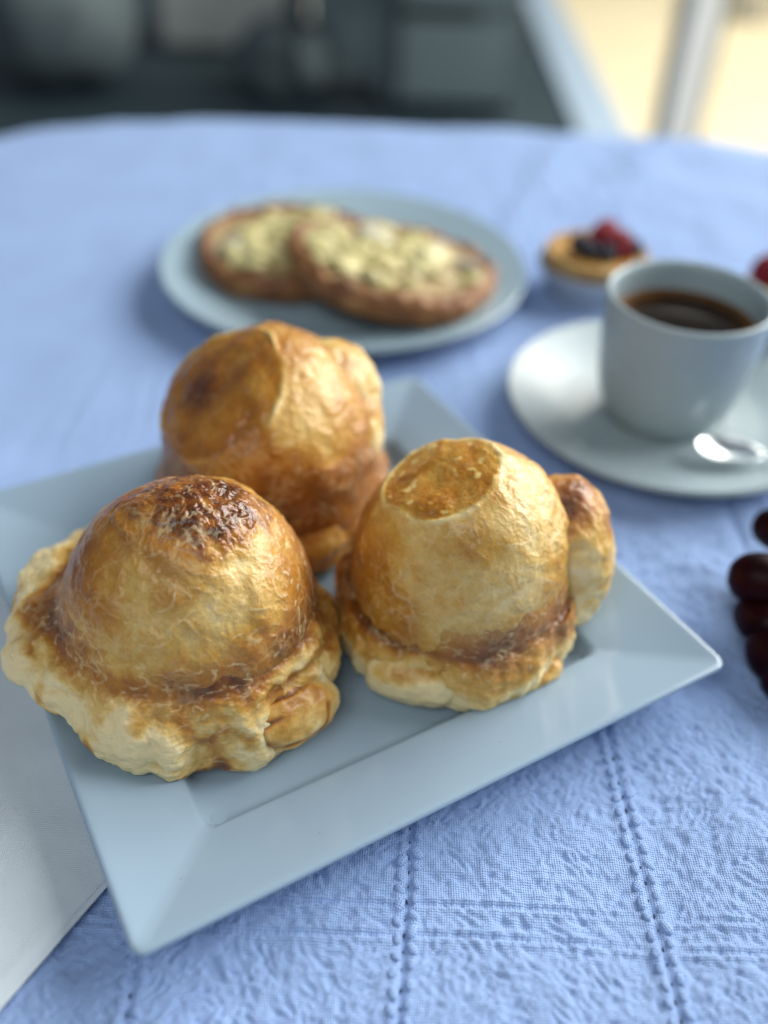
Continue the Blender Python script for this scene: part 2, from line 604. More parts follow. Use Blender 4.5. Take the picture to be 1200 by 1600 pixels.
def soft(name, c, rad, mat, parent, e=0.8, seed=0.0):
    d = sphere_dirs(48, 24)
    d2 = np.sign(d) * np.abs(d) ** e
    P = d2 * np.array(rad) + np.array(c)
    P = P + d * (0.03 * pn(P, 7, seed))[..., None]
    return mesh_np(name, P.reshape(-1, 3), grid_faces(48, 24, True), mat, parent)


bb = thing('beanbag', 'dark grey slumped beanbag at the far left of the background', 'beanbag', (-1.22, 3.65, -0.72))
soft('cushion', (0, 0, 0.22), (0.25, 0.3, 0.22), M_greyl, bb, 0.8, 2.0)
soft('headrest', (-0.02, 0.12, 0.46), (0.20, 0.2, 0.16), M_grey, bb, 0.9, 5.0)
pf = thing('pouf', 'small rounded grey pouf between storage box and cabinet', 'pouf', (-0.42, 3.62, -0.72))
soft('cushion', (0, 0, 0.12), (0.17, 0.17, 0.12), M_greyl, pf, 0.7, 9.0)
lathe('base', [(0, 0), (0.12, 0), (0.13, 0.02), (0, 0.02)], M_dark, pf, 24)

# ------------------------------------------------------------------ napkin
nap = thing('napkin', 'white folded linen napkin tucked under the left side of the plate', 'napkin', (-0.0886, 0.151, 0))
e1 = np.array([0.480, 0.877])          # along the visible edge
e2 = np.array([-0.877, 0.480])


def nap_layer(name, a0, a1, b0, b1, z0, th, seed):
    na, nb = 130, 110
    a = np.linspace(a0, a1, na); b = np.linspace(b0, b1, nb)
    A, B = np.meshgrid(a, b, indexing='ij')
    x = A * e1[0] + B * e2[0]; y = A * e1[1] + B * e2[1]
    p = np.stack([x, y, np.full_like(x, seed)], -1)
    z = z0 + 0.0026 * fbm(p, 14, 3) * sst(0.0, 0.02, B - b0) + 0.0002 * pn(p, 120)
    hem = np.exp(-((B - b0 - 0.0062) / 0.0006) ** 2)
    z = z - 0.0003 * hem + 0.0002 * (B - b0 < 0.006)
    edge = np.minimum(np.minimum(B - b0, b1 - B), np.minimum(A - a0, a1 - A))
    topz = z + th * np.sqrt(np.clip(edge / 0.0012, 0, 1))
    T = np.stack([x, y, topz], -1); Bt = np.stack([x, y, np.minimum(z, topz - 1e-4)], -1)
    V = np.concatenate([T.reshape(-1, 3), Bt.reshape(-1, 3)])
    F = grid_faces(na, nb, False)
    return mesh_np(name, V, np.vstack([F, (F + na * nb)[:, ::-1]]), M_napkin, nap)


nap_layer('lower_fold', -0.14, 0.090, 0.0, 0.24, 0.0030, 0.0010, 1.0)
nap_layer('upper_fold', -0.14, 0.088, 0.0018, 0.24, 0.0041, 0.0008, 2.0)

# ------------------------------------------------------------------ square plate
PC = np.array([-0.0268, 0.2883]); PA = math.radians(31.2)
HW = 0.1205; WELL = 0.0825; PZ0 = 0.0010
Z_WELL, Z_RIM = 0.0066, 0.0225


def rsq(h, r, n=14):
    pts = []
    for q in range(4):
        c = np.array([(h - r) * (1 if q in (0, 3) else -1), (h - r) * (1 if q < 2 else -1)])
        for t in np.linspace(0, np.pi / 2, n):
            a = t + q * np.pi / 2
            pts.append(c + r * np.array([math.cos(a), math.sin(a)]))
    # subdivide long sides
    out = []
    m = len(pts)
    for i in range(m):
        a, b = pts[i], pts[(i + 1) % m]
        L = np.linalg.norm(b - a)
        kk = 16 if L > 0.03 else 1
        for t in range(kk):
            out.append(a + (b - a) * t / kk)
    return np.array(out)


def plate_z(x, y):
    dx, dy = x - PC[0], y - PC[1]
    u = dx * math.cos(PA) + dy * math.sin(PA)
    v = -dx * math.sin(PA) + dy * math.cos(PA)
    d = np.maximum(np.abs(u), np.abs(v))
    return np.interp(d, [0.0775, 0.0820, 0.0847, 0.0868, 0.1184, 0.1205], [0.0056, 0.0074, 0.0121, 0.0135, 0.0227, 0.0227])


loops = [(0.055, 0.0030, 0.012), (0.0700, 0.0030, 0.012), (0.0705, PZ0, 0.012), (0.0740, PZ0, 0.012), (0.0760, 0.0030, 0.012), (0.0850, 0.0082, 0.010), (0.1178, 0.0188, 0.005),
         (0.1198, 0.0200, 0.005), (0.1206, 0.0212, 0.005), (0.1204, 0.0222, 0.005), (0.1195, 0.0227, 0.0046), (0.1184, 0.0226, 0.0042), (0.1166, 0.0219, 0.004),
         (0.1000, 0.0170, 0.004), (0.0868, 0.0134, 0.004), (0.0856, 0.0129, 0.004), (0.0847, 0.0120, 0.004), (0.0840, 0.0107, 0.004), (0.0832, 0.0090, 0.004), (0.0820, 0.0073, 0.004), (0.0802, 0.0062, 0.004), (0.0775, 0.00555, 0.004), (0.06, 0.0054, 0.004), (0.03, 0.0053, 0.004)]
rows = []
for h, z, r in loops:
    p = rsq(h, r)
    bow = 0.0
    rows.append(np.column_stack([p, np.full(len(p), z)]))
P = np.stack(rows, 1)
nP = P.shape[0]
Fp = [tuple(f) for f in grid_faces(nP, len(loops), True)]
Fp.append(tuple(i * len(loops) + len(loops) - 1 for i in range(nP)))
Fp.append(tuple(i * len(loops) for i in range(nP))[::-1])
plate = mesh_np('square_plate', P.reshape(-1, 3), Fp, M_plate)
plate.location = (PC[0], PC[1], 0)
plate.rotation_euler = (0, 0, PA)
tag(plate, 'white square plate with wide sloping rim, carrying the three hat-shaped pastries', 'plate')

# ------------------------------------------------------------------ hat-shaped pastries
UP = np.array([0, 0, 1.0])


def per_interp(phi, keys):
    """periodic smooth interpolation of keys {deg: value}"""
    d = sorted(keys)
    xs = np.array([x - 360 for x in d] + d + [x + 360 for x in d], float)
    ys = np.array([keys[x] for x in d] * 3, float)
    p = (np.degrees(phi) + 180) % 360 - 180
    # catmull-rom on the periodic key list
    i = np.clip(np.searchsorted(xs, p, side='right') - 1, 1, len(xs) - 3)
    t = (p - xs[i]) / (xs[i + 1] - xs[i])
    t = t * t * (3 - 2 * t) * 0.5 + t * 0.5
    return ys[i] * (1 - t) + ys[i + 1] * t


def dome(parent, R, zeq, ztop, zlow, bake_fn, cap, seed, nphi, ns, ecc=1.0, exp_=0.92, lean=(0, 0), lump=0.0022, fine=1.0):
    ph = np.linspace(0, 2 * np.pi, nphi, endpoint=False)
    t = np.linspace(0, 1, ns)
    a = 1e-3 + t * (np.pi * 0.66)
    A, T = np.meshgrid(ph, a, indexing='ij')
    sn, cs = np.sin(T), np.cos(T)
    rho = R * np.where(cs > 0, sn ** exp_, 1 + cap.get('flare', 0.4) * (1 - sn))
    z = np.where(cs > 0, zeq + (ztop - zeq) * np.abs(cs) ** exp_, zeq + (zeq - zlow) * cs / abs(math.cos(np.pi * 0.66)))
    P = np.stack([rho * np.cos(A), rho * np.sin(A) * ecc, z], -1)
    P[..., 0] += lean[0] * (z - zlow); P[..., 1] += lean[1] * (z - zlow)
    N = grid_normals(P, True)
    if (N[..., :2] * P[..., :2]).sum() < 0: N = -N
    N0 = N.copy()
    q = P + seed * 3.7
    P = P + N * (lump * fbm(q, 24, 3))[..., None]
    crz = np.zeros(P.shape[:2])
    for (n_, d_, w_, h_, c_, r_) in cap.get('creases', ()):
        n_ = np.array(n_, float); n_ /= np.linalg.norm(n_)
        e_ = P @ n_ - d_ + 0.004 * fbm(q, 42, 2, 21.0)
        m_ = np.exp(-(np.maximum(np.linalg.norm(P - np.array(c_), axis=-1) - r_ * 0.6, 0) / (r_ * 0.4)) ** 2)
        st = 1 / (1 + np.exp(-np.clip(e_ / w_, -40, 40)))
        P = P + N0 * (m_ * h_ * (st * np.exp(-np.maximum(e_, 0) / 0.016)))[..., None]
        crz = crz + m_ * np.exp(-((e_ + w_ * 1.2) / (w_ * 1.6)) ** 2)
    # cap: cut by a plane, leaving a soft lip
    cn = np.array(cap['n'], float); cn /= np.linalg.norm(cn)
    sd = P @ cn - cap['d'] + 0.0018 * pn(q, 60, 5.0)
    w = cap.get('soft', 0.0016)
    over = w * np.logaddexp(0, sd / w)
    capm = sst(-0.0006, 0.0014, sd)
    if cap.get('cut', True):
        P = P - cn * over[..., None] * cap.get('amount', 0.9)
        lip = np.exp(-((sd + 0.0005) / 0.0011) ** 2) * sst(-0.55, 0.25, pn(q, 48, 14.0) + cap.get('lipb', 0.2))
        P = P + (0.8 * N0 + 0.5 * cn) * (cap.get('lip', 0.0011) * lip * (0.6 + 0.6 * pn(q, 90, 2.0)))[..., None]
    else:
        capm = sst(-0.002, 0.007, sd + 0.004 * fbm(q, 110, 3, 1.0))
        lip = np.zeros_like(sd)
    N = grid_normals(P, True)
    if (N * N0).sum() < 0: N = -N
    wr = ridged(q + 0.006 * np.stack([pn(q, 70, 1.), pn(q, 70, 2.), pn(q, 70, 3.)], -1), 100, 3, 7.0)
    lo_, hi_ = np.percentile(wr, [78, 97])
    thin = sst(lo_, hi_, wr)
    dsp = 0.00062 * fine * (wr - 0.5) * (1 - capm) * sst(-0.5, 0.3, pn(q, 35, 61.0) + 0.1) + 0.0004 * fine * fbm(q, 150, 3, 11.0)
    blister = np.abs(pn(q, 210, 3.0)) + 0.5 * np.abs(pn(q, 420, 9.0))
    dsp = dsp + capm * cap.get('blister', 0.0002) * (blister - 0.3) * 2
    P = P + N * dsp[..., None]
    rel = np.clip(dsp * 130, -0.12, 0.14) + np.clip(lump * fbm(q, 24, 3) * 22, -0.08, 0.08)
    bake_shade, wrk = bake_fn(P, N0, capm, lip, q, A, t[None, :] * np.ones_like(A))
    bake_shade = bake_shade + cap.get('crease_tint', 0.06) * np.clip(crz, 0, 1) * (1 - capm)
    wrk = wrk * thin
    bake_shade = bake_shade + rel * (1 - capm)
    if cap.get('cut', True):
        bake_shade = bake_shade * (1 - 0.75 * np.clip(lip, 0, 1)) 
    V = P.reshape(-1, 3)
    F = grid_faces(nphi, ns, True)
    attrs = {'bake_shade': bake_shade.reshape(-1), 'wrinkle': wrk.reshape(-1), 'cap': capm.reshape(-1)}
    isc = (capm.reshape(-1)[F].mean(1) > 0.5)
    objs = []
    for nm, kp in (('dough_dome', ~isc), ('browned_top', isc)):
        ids, f2 = sub_mesh(None, F, kp)
        objs.append(mesh_np(nm, V[ids], f2, M_dough, parent, True, {k2: v2[ids] for k2, v2 in attrs.items()}))
    return objs


def flake(P, q, amp, seed):
    """flaky layered relief: thin sheets running round, torn edges"""
    qa = q * np.array([1.0, 1.0, 3.2])
    return amp * (0.8 * (ridged(q + 0.004 * np.stack([pn(q, 80, 1.), pn(q, 80, 2.), pn(q, 80, 3.)], -1), 95, 4, seed) - 0.5) + 0.55 * fbm(q, 160, 3, seed + 4) + 1.5 * fbm(q * np.array([1, 1, 0.5]), 40, 2, seed + 9))


def brim(parent, loc, Rd, keysR, keysC, keysE, keysB, bake_fn, seed, nphi, ns, zg=0.042, zv=0.034, amp=0.0011, lift=0.0006, pits=(), rin=(0.87, 0.965)):
    """keysR outer radius, keysC crest height, keysE height of the outer edge, keysB height of the underside"""
    ph = np.linspace(0, 2 * np.pi, nphi, endpoint=False)
    Ro = per_interp(ph, keysR) + 0.0028 * fbm(np.stack([np.cos(ph), np.sin(ph), 0 * ph + seed], -1), 3.4, 3)
    zc = per_interp(ph, keysC) + 0.0022 * fbm(np.stack([np.cos(ph), np.sin(ph), 0 * ph + seed + 5], -1), 2.2, 2)
    ze = per_interp(ph, keysE); zb = per_interp(ph, keysB)
    rd = np.full_like(ph, Rd)
    o_ = np.ones_like(ph)
    gap = Ro - rd
    wob = 1 + 0.35 * fbm(np.stack([np.cos(ph), np.sin(ph), 0 * ph + seed + 8], -1), 2.8, 2)
    ctl = [(rd * rin[0], zg * o_ + 0.004), (rd * rin[1], zg * o_), (rd + gap * 0.13, zv * o_ + 0.3 * (zc - zv)), (rd + gap * 0.52 * wob, zc), (rd + gap * 0.86, ze * 0.50 + zc * 0.50),
           (Ro, ze), (rd + gap * 0.94, zb * 0.55 + ze * 0.45), (rd + gap * 0.60, zb), (rd * 0.62, zb - 0.002), (rd * 0.3, zb - 0.001)]
    ctl = np.array(ctl)                      # (m,2,nphi)
    prof = smooth_prof(ctl.reshape(len(ctl), -1), 16).reshape(-1, 2, nphi)
    m = len(prof)
    tt = np.linspace(0, m - 1, ns)
    i0 = np.clip(tt.astype(int), 0, m - 2); fr = (tt - i0)[:, None, None]
    prof = prof[i0] * (1 - fr) + prof[i0 + 1] * fr
    T = np.linspace(0, 1, ns)
    rho = prof[:, 0].T; z = prof[:, 1].T
    P = np.stack([rho * np.cos(ph)[:, None], rho * np.sin(ph)[:, None], z], -1)
    N = grid_normals(P, True)
    if (N[:, ns // 2, :2] * P[:, ns // 2, :2]).sum() < 0: N = -N
    q = P + seed * 2.9
    f = flake(P, q, amp, seed)
    lay = np.sin(P[..., 2] * 2 * np.pi / 0.0027 + 4.5 * fbm(q, 46, 2, seed + 30))
    f = f + 0.00028 * np.abs(lay) ** 0.6 * (sst(0.34, 0.46, T) * (1 - sst(0.66, 0.74, T)))[None, :] * sst(-0.2, 0.35, pn(q, 55, seed + 41))
    P = P + N * (f * sst(0.1, 0.3, T)[None, :] * (1 - sst(0.8, 0.95, T))[None, :])[..., None]
    for (pd_, pw_, pt_, tw_, dep_) in pits:
        dd_ = (np.degrees(ph) - pd_ + 180) % 360 - 180
        P = P - N * (dep_ * np.exp(-(dd_ / pw_) ** 2)[:, None] * np.exp(-((T - pt_) / tw_) ** 2)[None, :])[..., None]
    zz = P[..., 2] + loc[2]
    floor = plate_z(P[..., 0] + loc[0], P[..., 1] + loc[1]) + lift
    P[..., 2] = np.maximum(zz, floor) - loc[2]
    tn = ridged(q * np.array([1, 1, 1.8]), 120, 3, 33.0)
    bake_shade, wrk = bake_fn(P, N, q, ph[:, None] * np.ones((1, ns)), T[None, :] * np.ones((nphi, 1)), f / amp)
    wrk = wrk * sst(*np.percentile(tn, [75, 97]), tn)
    return mesh_np('flaky_brim', P.reshape(-1, 3), grid_faces(nphi, ns, True), M_dough, parent, True,
                   {'bake_shade': bake_shade.reshape(-1), 'wrinkle': wrk.reshape(-1), 'cap': np.zeros(P.shape[0] * P.shape[1])})


def fold(parent, loc, c, rad, rot, seed, base=0.12, curl=0.0, n=(150, 90), amp=0.001, tip=0.45, name='dough_fold', e=0.85, axis=0, lift=0.0005):
    """a rolled lobe of dough; curl > 0 cuts a spiral groove round its flat end (local +x face)"""
    d = sphere_dirs(*n)
    d2 = np.sign(d) * np.abs(d) ** e
    P = d2 * np.array(rad)
    q = P + seed * 1.7
    groove = np.zeros(d.shape[:2])
    if curl > 0:
        # distance and angle seen along local axis -y (towards the viewer's side)
        uu, vv = P[..., 0] / rad[0], P[..., 2] / rad[2]
        rr = np.hypot(uu, vv); th = np.arctan2(vv, uu)
        sp = rr * 1.9 - th / (2 * np.pi) + 0.45 * pn(q, 75, seed)
        groove = np.exp(-(((sp % 1.0) - 0.5) / 0.16) ** 2) * sst(0.2, 0.45, rr) * sst(-0.35, 0.25, pn(q, 110, seed + 2)) * sst(-0.1, 0.4, -d[..., 1])
    f = flake(P, q, amp, seed)
    P = P + d * (f - curl * groove)[..., None]
    Mr = np.array((Matrix.Rotation(R_(rot[2]), 3, 'Z') @ Matrix.Rotation(R_(rot[1]), 3, 'Y') @ Matrix.Rotation(R_(rot[0]), 3, 'X')))
    P = P @ Mr.T + np.array(c)
    Nw = d @ Mr.T
    fl = plate_z(P[..., 0] + loc[0], P[..., 1] + loc[1]) + lift
    P[..., 2] = np.maximum(P[..., 2] + loc[2], fl) - loc[2]
    upn = Nw[..., 2]
    bake_shade = base + tip * sst(0.15, 0.95, upn) + 0.5 * groove + 0.30 * fbm(q, 60, 3, 3.) - 0.10 * f / amp
    bake_shade = bake_shade + 0.25 * sst(-0.2, -0.9, upn)
    return mesh_np(name, P.reshape(-1, 3), grid_faces(n[0], n[1], True), M_dough, parent, True,
                   {'bake_shade': bake_shade.reshape(-1), 'wrinkle': np.zeros(bake_shade.size), 'cap': np.zeros(bake_shade.size)})


def gauss(P, c, s):
    return np.exp(-((P - np.array(c)) ** 2).sum(-1) / s ** 2)


# --- front pastry
L1 = (-0.0730, 0.2480, 0.0)
r1 = thing('hat_pastry', 'golden hat-shaped pastry with a dark blistered brown top, nearest on the plate', 'pastry', L1, 0, 'hat-shaped pastries on the square plate')


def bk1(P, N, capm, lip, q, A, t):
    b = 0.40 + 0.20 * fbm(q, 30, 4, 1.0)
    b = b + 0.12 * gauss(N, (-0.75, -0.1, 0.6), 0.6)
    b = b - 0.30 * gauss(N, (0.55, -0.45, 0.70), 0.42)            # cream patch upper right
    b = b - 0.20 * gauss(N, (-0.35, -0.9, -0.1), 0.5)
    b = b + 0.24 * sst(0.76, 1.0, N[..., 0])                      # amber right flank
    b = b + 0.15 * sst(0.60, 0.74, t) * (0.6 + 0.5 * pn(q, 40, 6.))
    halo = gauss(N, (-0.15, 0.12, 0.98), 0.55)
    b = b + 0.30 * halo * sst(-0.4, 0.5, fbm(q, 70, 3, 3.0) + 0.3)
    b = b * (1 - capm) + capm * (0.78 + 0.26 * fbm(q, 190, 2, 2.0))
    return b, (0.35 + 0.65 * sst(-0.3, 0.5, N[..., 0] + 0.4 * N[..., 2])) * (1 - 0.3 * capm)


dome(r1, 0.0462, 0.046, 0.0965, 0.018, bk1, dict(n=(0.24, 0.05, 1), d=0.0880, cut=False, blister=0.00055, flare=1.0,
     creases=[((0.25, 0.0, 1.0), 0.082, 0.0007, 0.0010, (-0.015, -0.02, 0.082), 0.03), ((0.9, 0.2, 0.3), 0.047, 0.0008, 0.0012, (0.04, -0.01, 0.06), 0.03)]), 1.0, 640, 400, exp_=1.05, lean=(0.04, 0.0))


def bb1(P, N, q, ph, T, f):
    d = np.degrees(ph)
    b = 0.43 + 0.20 * np.exp(-((T - 0.22) / 0.05) ** 2) - 0.36 * sst(0.25, 0.39, T + 0.08 * fbm(q, 50, 2, 3.0)) + 0.26 * fbm(q, 50, 4, 4.)
    b = b - 0.14 * f
    left = np.exp(-(((d + 360) % 360 - 185) / 50) ** 2)
    b = b - 0.08 * left * sst(0.3, 0.45, T)
    b = b + 0.48 * np.exp(-(((d + 180) % 360 - 180 + 33) / 17) ** 2) * np.exp(-((T - 0.375) / 0.035) ** 2)
    b = b + 0.24 * sst(0.60, 0.68, T) * sst(0.0, 0.5, fbm(q, 60, 2, 2.) + 0.35)
    b = b + 0.38 * sst(0.15, 0.6, pn(q, 80, 12.0)) * sst(0.28, 0.4, T) + 0.30 * np.exp(-(((d + 180) % 360 - 180 - 25) / 32) ** 2)  # last term paints the dark gap towards the neighbouring pastries over the browning
    return b, np.full_like(b, 0.8)


brim(r1, L1, 0.0462,
     {-180: .0705, -160: .0680, -140: .0610, -120: .0590, -104: .0600, -88: .0600, -75: .0555, -60: .0580, -42: .0580, -25: .0580, -8: .0570, 10: .0560, 28: .0545, 60: .052, 95: .055, 125: .0660, 145: .0700, 165: .0710},
     {-180: .045, -150: .045, -120: .0425, -90: .0410, -60: .041, -30: .041, -8: .040, 20: .037, 60: .033, 95: .033, 125: .044, 150: .046},
     {-180: .035, -150: .031, -132: .030, -118: .027, -104: .023, -90: .018, -60: .016, -30: .019, -8: .022, 20: .020, 60: .018, 95: .024, 125: .038, 150: .038},
     {-180: .027, -150: .0255, -132: .0250, -118: .0225, -104: .0180, -90: .011, -60: .0085, -30: .011, 0: .011, 60: .009, 95: .012, 125: .026, 150: .026},
     bb1, 1.0, 680, 260, zg=0.061, zv=0.0505, amp=0.0014, rin=(0.76, 0.885), pits=((-33, 17, 0.375, 0.03, 0.0030), (-62, 5, 0.47, 0.08, 0.0022), (-78, 4, 0.48, 0.07, 0.0016), (-120, 6, 0.46, 0.08, 0.0018)))
fold(r1, L1, (0.0370, -0.0330, 0.0205), (0.0250, 0.0140, 0.0135), (-24, 6, 34), 4.0, 0.12, 0.0010, tip=0.30, amp=0.0008, e=1.0)
fold(r1, L1, (0.0480, -0.0080, 0.0265), (0.0110, 0.0140, 0.0110), (0, 10, 10), 5.0, 0.06, 0.0, tip=0.40)

# --- right pastry with flat cap
L2 = (0.0330, 0.2785, 0.0)
r2 = thing('hat_pastry', 'golden hat-shaped pastry with a flat amber cap edged in cream, rightmost on the plate', 'pastry', L2, 0, 'hat-shaped pastries on the square plate')


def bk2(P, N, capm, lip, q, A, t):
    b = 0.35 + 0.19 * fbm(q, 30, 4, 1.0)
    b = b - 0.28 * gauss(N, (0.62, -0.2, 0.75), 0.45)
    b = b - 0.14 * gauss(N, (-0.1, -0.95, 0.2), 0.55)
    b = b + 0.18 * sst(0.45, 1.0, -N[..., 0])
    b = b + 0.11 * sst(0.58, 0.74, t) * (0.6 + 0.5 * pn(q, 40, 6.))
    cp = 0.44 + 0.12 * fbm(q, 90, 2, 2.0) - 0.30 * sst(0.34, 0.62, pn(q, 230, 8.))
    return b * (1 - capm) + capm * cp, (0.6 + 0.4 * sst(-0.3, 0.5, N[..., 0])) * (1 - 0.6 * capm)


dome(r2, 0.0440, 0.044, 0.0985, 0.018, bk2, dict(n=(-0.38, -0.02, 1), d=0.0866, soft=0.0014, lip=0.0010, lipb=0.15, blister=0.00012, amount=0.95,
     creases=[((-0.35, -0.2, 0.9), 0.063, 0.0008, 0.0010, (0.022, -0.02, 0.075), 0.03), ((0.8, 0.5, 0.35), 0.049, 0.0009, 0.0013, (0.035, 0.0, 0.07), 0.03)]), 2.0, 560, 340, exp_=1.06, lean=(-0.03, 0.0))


def bb2(P, N, q, ph, T, f):
    d = np.degrees(ph)
    b = 0.42 + 0.22 * np.exp(-((T - 0.24) / 0.07) ** 2) - 0.34 * sst(0.44, 0.56, T + 0.06 * pn(q, 50, 3.0)) + 0.14 * fbm(q, 45, 3, 4.) - 0.09 * f
    lf = np.exp(-(((d + 360) % 360 - 238) / 32) ** 2)
    b = b - 0.34 * lf * sst(0.27, 0.38, T)
    b = b + 0.34 * np.exp(-(((d + 360) % 360 - 170) / 38) ** 2)  # left side darkened in colour: contact shade between the pastries
    return b, np.full_like(b, 0.85)


brim(r2, L2, 0.0440,
     {-180: .0530, -162: .0515, -144: .0520, -124: .0515, -105: .0485, -82: .0525, -60: .0505, -40: .0495, -15: .0495, 5: .0495, 25: .0500, 50: .049, 110: .050, 150: .0520},
     {-180: .033, -140: .031, -110: .031, -82: .032, -50: .036, -15: .041, 10: .041, 40: .035, 110: .032, 150: .033},
     {-180: .021, -140: .017, -110: .016, -82: .0165, -50: .023, -15: .028, 10: .029, 40: .024, 110: .020, 150: .020},
     {-180: .012, -140: .009, -110: .008, -82: .010, -50: .014, -15: .019, 10: .019, 40: .014, 110: .010, 150: .010},
     bb2, 2.0, 560, 220, zg=0.051, zv=0.040, amp=0.0011)
fold(r2, L2, (-0.0190, -0.0400, 0.0165), (0.0190, 0.0100, 0.0105), (0, 0, -14), 8.0, -0.02, 0.0, tip=0.16)
fold(r2, L2, (0.0240, -0.0320, 0.0140), (0.0180, 0.0110, 0.0085), (0, 0, 32), 9.0, 0.40, 0.0, tip=0.15)
fold(r2, L2, (0.0405, 0.0100, 0.0450), (0.0215, 0.0250, 0.0320), (0, -14, 14), 10.0, 0.12, 0.0, tip=0.46, e=0.92, amp=0.0012)
fold(r2, L2, (0.0440, 0.0050, 0.0310), (0.0150, 0.0190, 0.0190), (0, 12, 10), 11.0, 0.02, 0.0, tip=0.2)

# --- back pastry
L3 = (-0.0545, 0.3500, 0.0)
r3 = thing('hat_pastry', 'amber hat-shaped pastry with a slanted brown cap, at the back of the plate', 'pastry', L3, 0, 'hat-shaped pastries on the square plate')


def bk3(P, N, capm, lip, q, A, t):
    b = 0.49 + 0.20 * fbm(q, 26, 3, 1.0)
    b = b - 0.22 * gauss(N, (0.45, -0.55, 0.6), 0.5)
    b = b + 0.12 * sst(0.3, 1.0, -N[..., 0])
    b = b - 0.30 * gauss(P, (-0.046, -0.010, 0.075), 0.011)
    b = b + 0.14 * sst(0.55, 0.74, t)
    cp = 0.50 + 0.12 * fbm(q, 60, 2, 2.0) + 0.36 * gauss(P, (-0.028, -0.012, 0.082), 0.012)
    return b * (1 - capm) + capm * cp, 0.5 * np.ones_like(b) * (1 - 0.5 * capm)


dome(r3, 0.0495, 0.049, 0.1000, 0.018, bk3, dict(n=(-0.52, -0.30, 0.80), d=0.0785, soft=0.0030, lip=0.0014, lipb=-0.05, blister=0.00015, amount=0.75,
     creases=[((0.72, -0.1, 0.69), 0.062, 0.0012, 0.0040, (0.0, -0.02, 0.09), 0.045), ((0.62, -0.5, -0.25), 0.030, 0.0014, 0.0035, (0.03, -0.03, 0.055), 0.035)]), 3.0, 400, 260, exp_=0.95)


def bb3(P, N, q, ph, T, f):
    b = 0.66 - 0.12 * sst(0.28, 0.45, T) + 0.14 * fbm(q, 45, 3, 4.) - 0.09 * f  # high base value paints in the shade between this pastry and its neighbours
    return b, np.full_like(b, 0.5)


brim(r3, L3, 0.0490,
     {-180: .0570, -120: .053, -60: .0540, 0: .0550, 40: .0580, 90: .058, 140: .0575},
     {-180: .030, -120: .028, -60: .028, 0: .032, 40: .038, 90: .035, 140: .032},
     {-180: .022, -120: .020, -60: .020, 0: .024, 40: .030, 90: .028, 140: .026},
     {-180: .014, -120: .012, -60: .010, 0: .015, 40: .020, 90: .020, 140: .018},
     bb3, 3.0, 320, 140, zg=0.050, zv=0.040, amp=0.0012)
fold(r3, L3, (0.0245, 0.0130, 0.0620), (0.0230, 0.0230, 0.0280), (0, 32, 20), 12.0, 0.08, 0.0, n=(110, 70), tip=0.26, amp=0.0014)
fold(r3, L3, (0.0380, 0.0020, 0.0470), (0.0130, 0.0220, 0.0260), (0, 12, 10), 13.0, 0.12, 0.0, n=(110, 70), tip=0.2)

# ------------------------------------------------------------------ saucer, cup, coffee, spoon
SC = (0.1570, 0.4520)
CC = (0.1550, 0.4490)
sp = thing('saucer', 'white round saucer under the coffee cup', 'saucer', (*SC, 0.0006))
sp.scale = (0.965, 0.965, 1)
prof = smooth_prof([(0.0, 0.003), (0.030, 0.003), (0.0315, 0.0), (0.034, 0.0), (0.036, 0.0028), (0.060, 0.0065), (0.090, 0.0142), (0.0925, 0.0158), (0.0918, 0.0172), (0.0895, 0.0168),
                    (0.064, 0.0095), (0.050, 0.0072), (0.040, 0.0062), (0.0365, 0.0060), (0.0355, 0.0056), (0.034, 0.0052), (0.0, 0.0050)], 6)
lathe('dish', prof, M_cup, sp, 128)
cp = thing('coffee_cup', 'white cup of black coffee standing on the round saucer', 'cup', (CC[0], CC[1], 0.0060))
cp.scale = (0.98, 0.98, 1.07)
prof = smooth_prof([(0.0, 0.003), (0.022, 0.002), (0.0245, 0.0), (0.0275, 0.0), (0.0290, 0.002), (0.0350, 0.0095), (0.0395, 0.022), (0.0425, 0.044), (0.0438, 0.0640), (0.0443, 0.0680),
                    (0.0436, 0.0702), (0.0415, 0.0697), (0.0400, 0.0655), (0.0388, 0.050), (0.0350, 0.026), (0.0300, 0.012), (0.020, 0.006), (0.0, 0.0055)], 6)
lathe('bowl', prof, M_cup, cp, 128)
hp = [(0.0410 + 0.026 * math.sin(math.pi * t) ** 0.8, 0.0, 0.056 - 0.036 * t - 0.004 * math.sin(2 * math.pi * t)) for t in np.linspace(0, 1, 24)]
hd = tube('handle', hp, 0.0042, M_cup, cp, 16)
hd.rotation_euler = (0, 0, R_(18))
k = NT('black_coffee')
o = k.obj()
ln = k.n('ShaderNodeVectorMath', operation='LENGTH'); k.l(o, ln.inputs[0])
rr = k.math('MULTIPLY_ADD', k.math('SUBTRACT', k.noise(o, 90, 3), 0.5), 0.012, ln.outputs['Value'])
k.set(Base_Color=k.ramp(k.math('MULTIPLY', rr, 25.6), [(0.55, (0.006, 0.003, 0.0012)), (0.80, (0.035, 0.014, 0.003)), (0.97, (0.14, 0.062, 0.014))]), Roughness=0.10, Specular_IOR_Level=0.10)
cf = lathe('coffee', [(0.0, 0.0), (0.0365, 0.0), (0.0388, 0.0004), (0.0394, 0.0012)], k.m, None, 96)
cf.location = (CC[0], CC[1], 0.0060 + 0.0585)
cf.scale = (0.98, 0.98, 1)
tag(cf, 'dark black coffee filling the white cup', 'coffee')

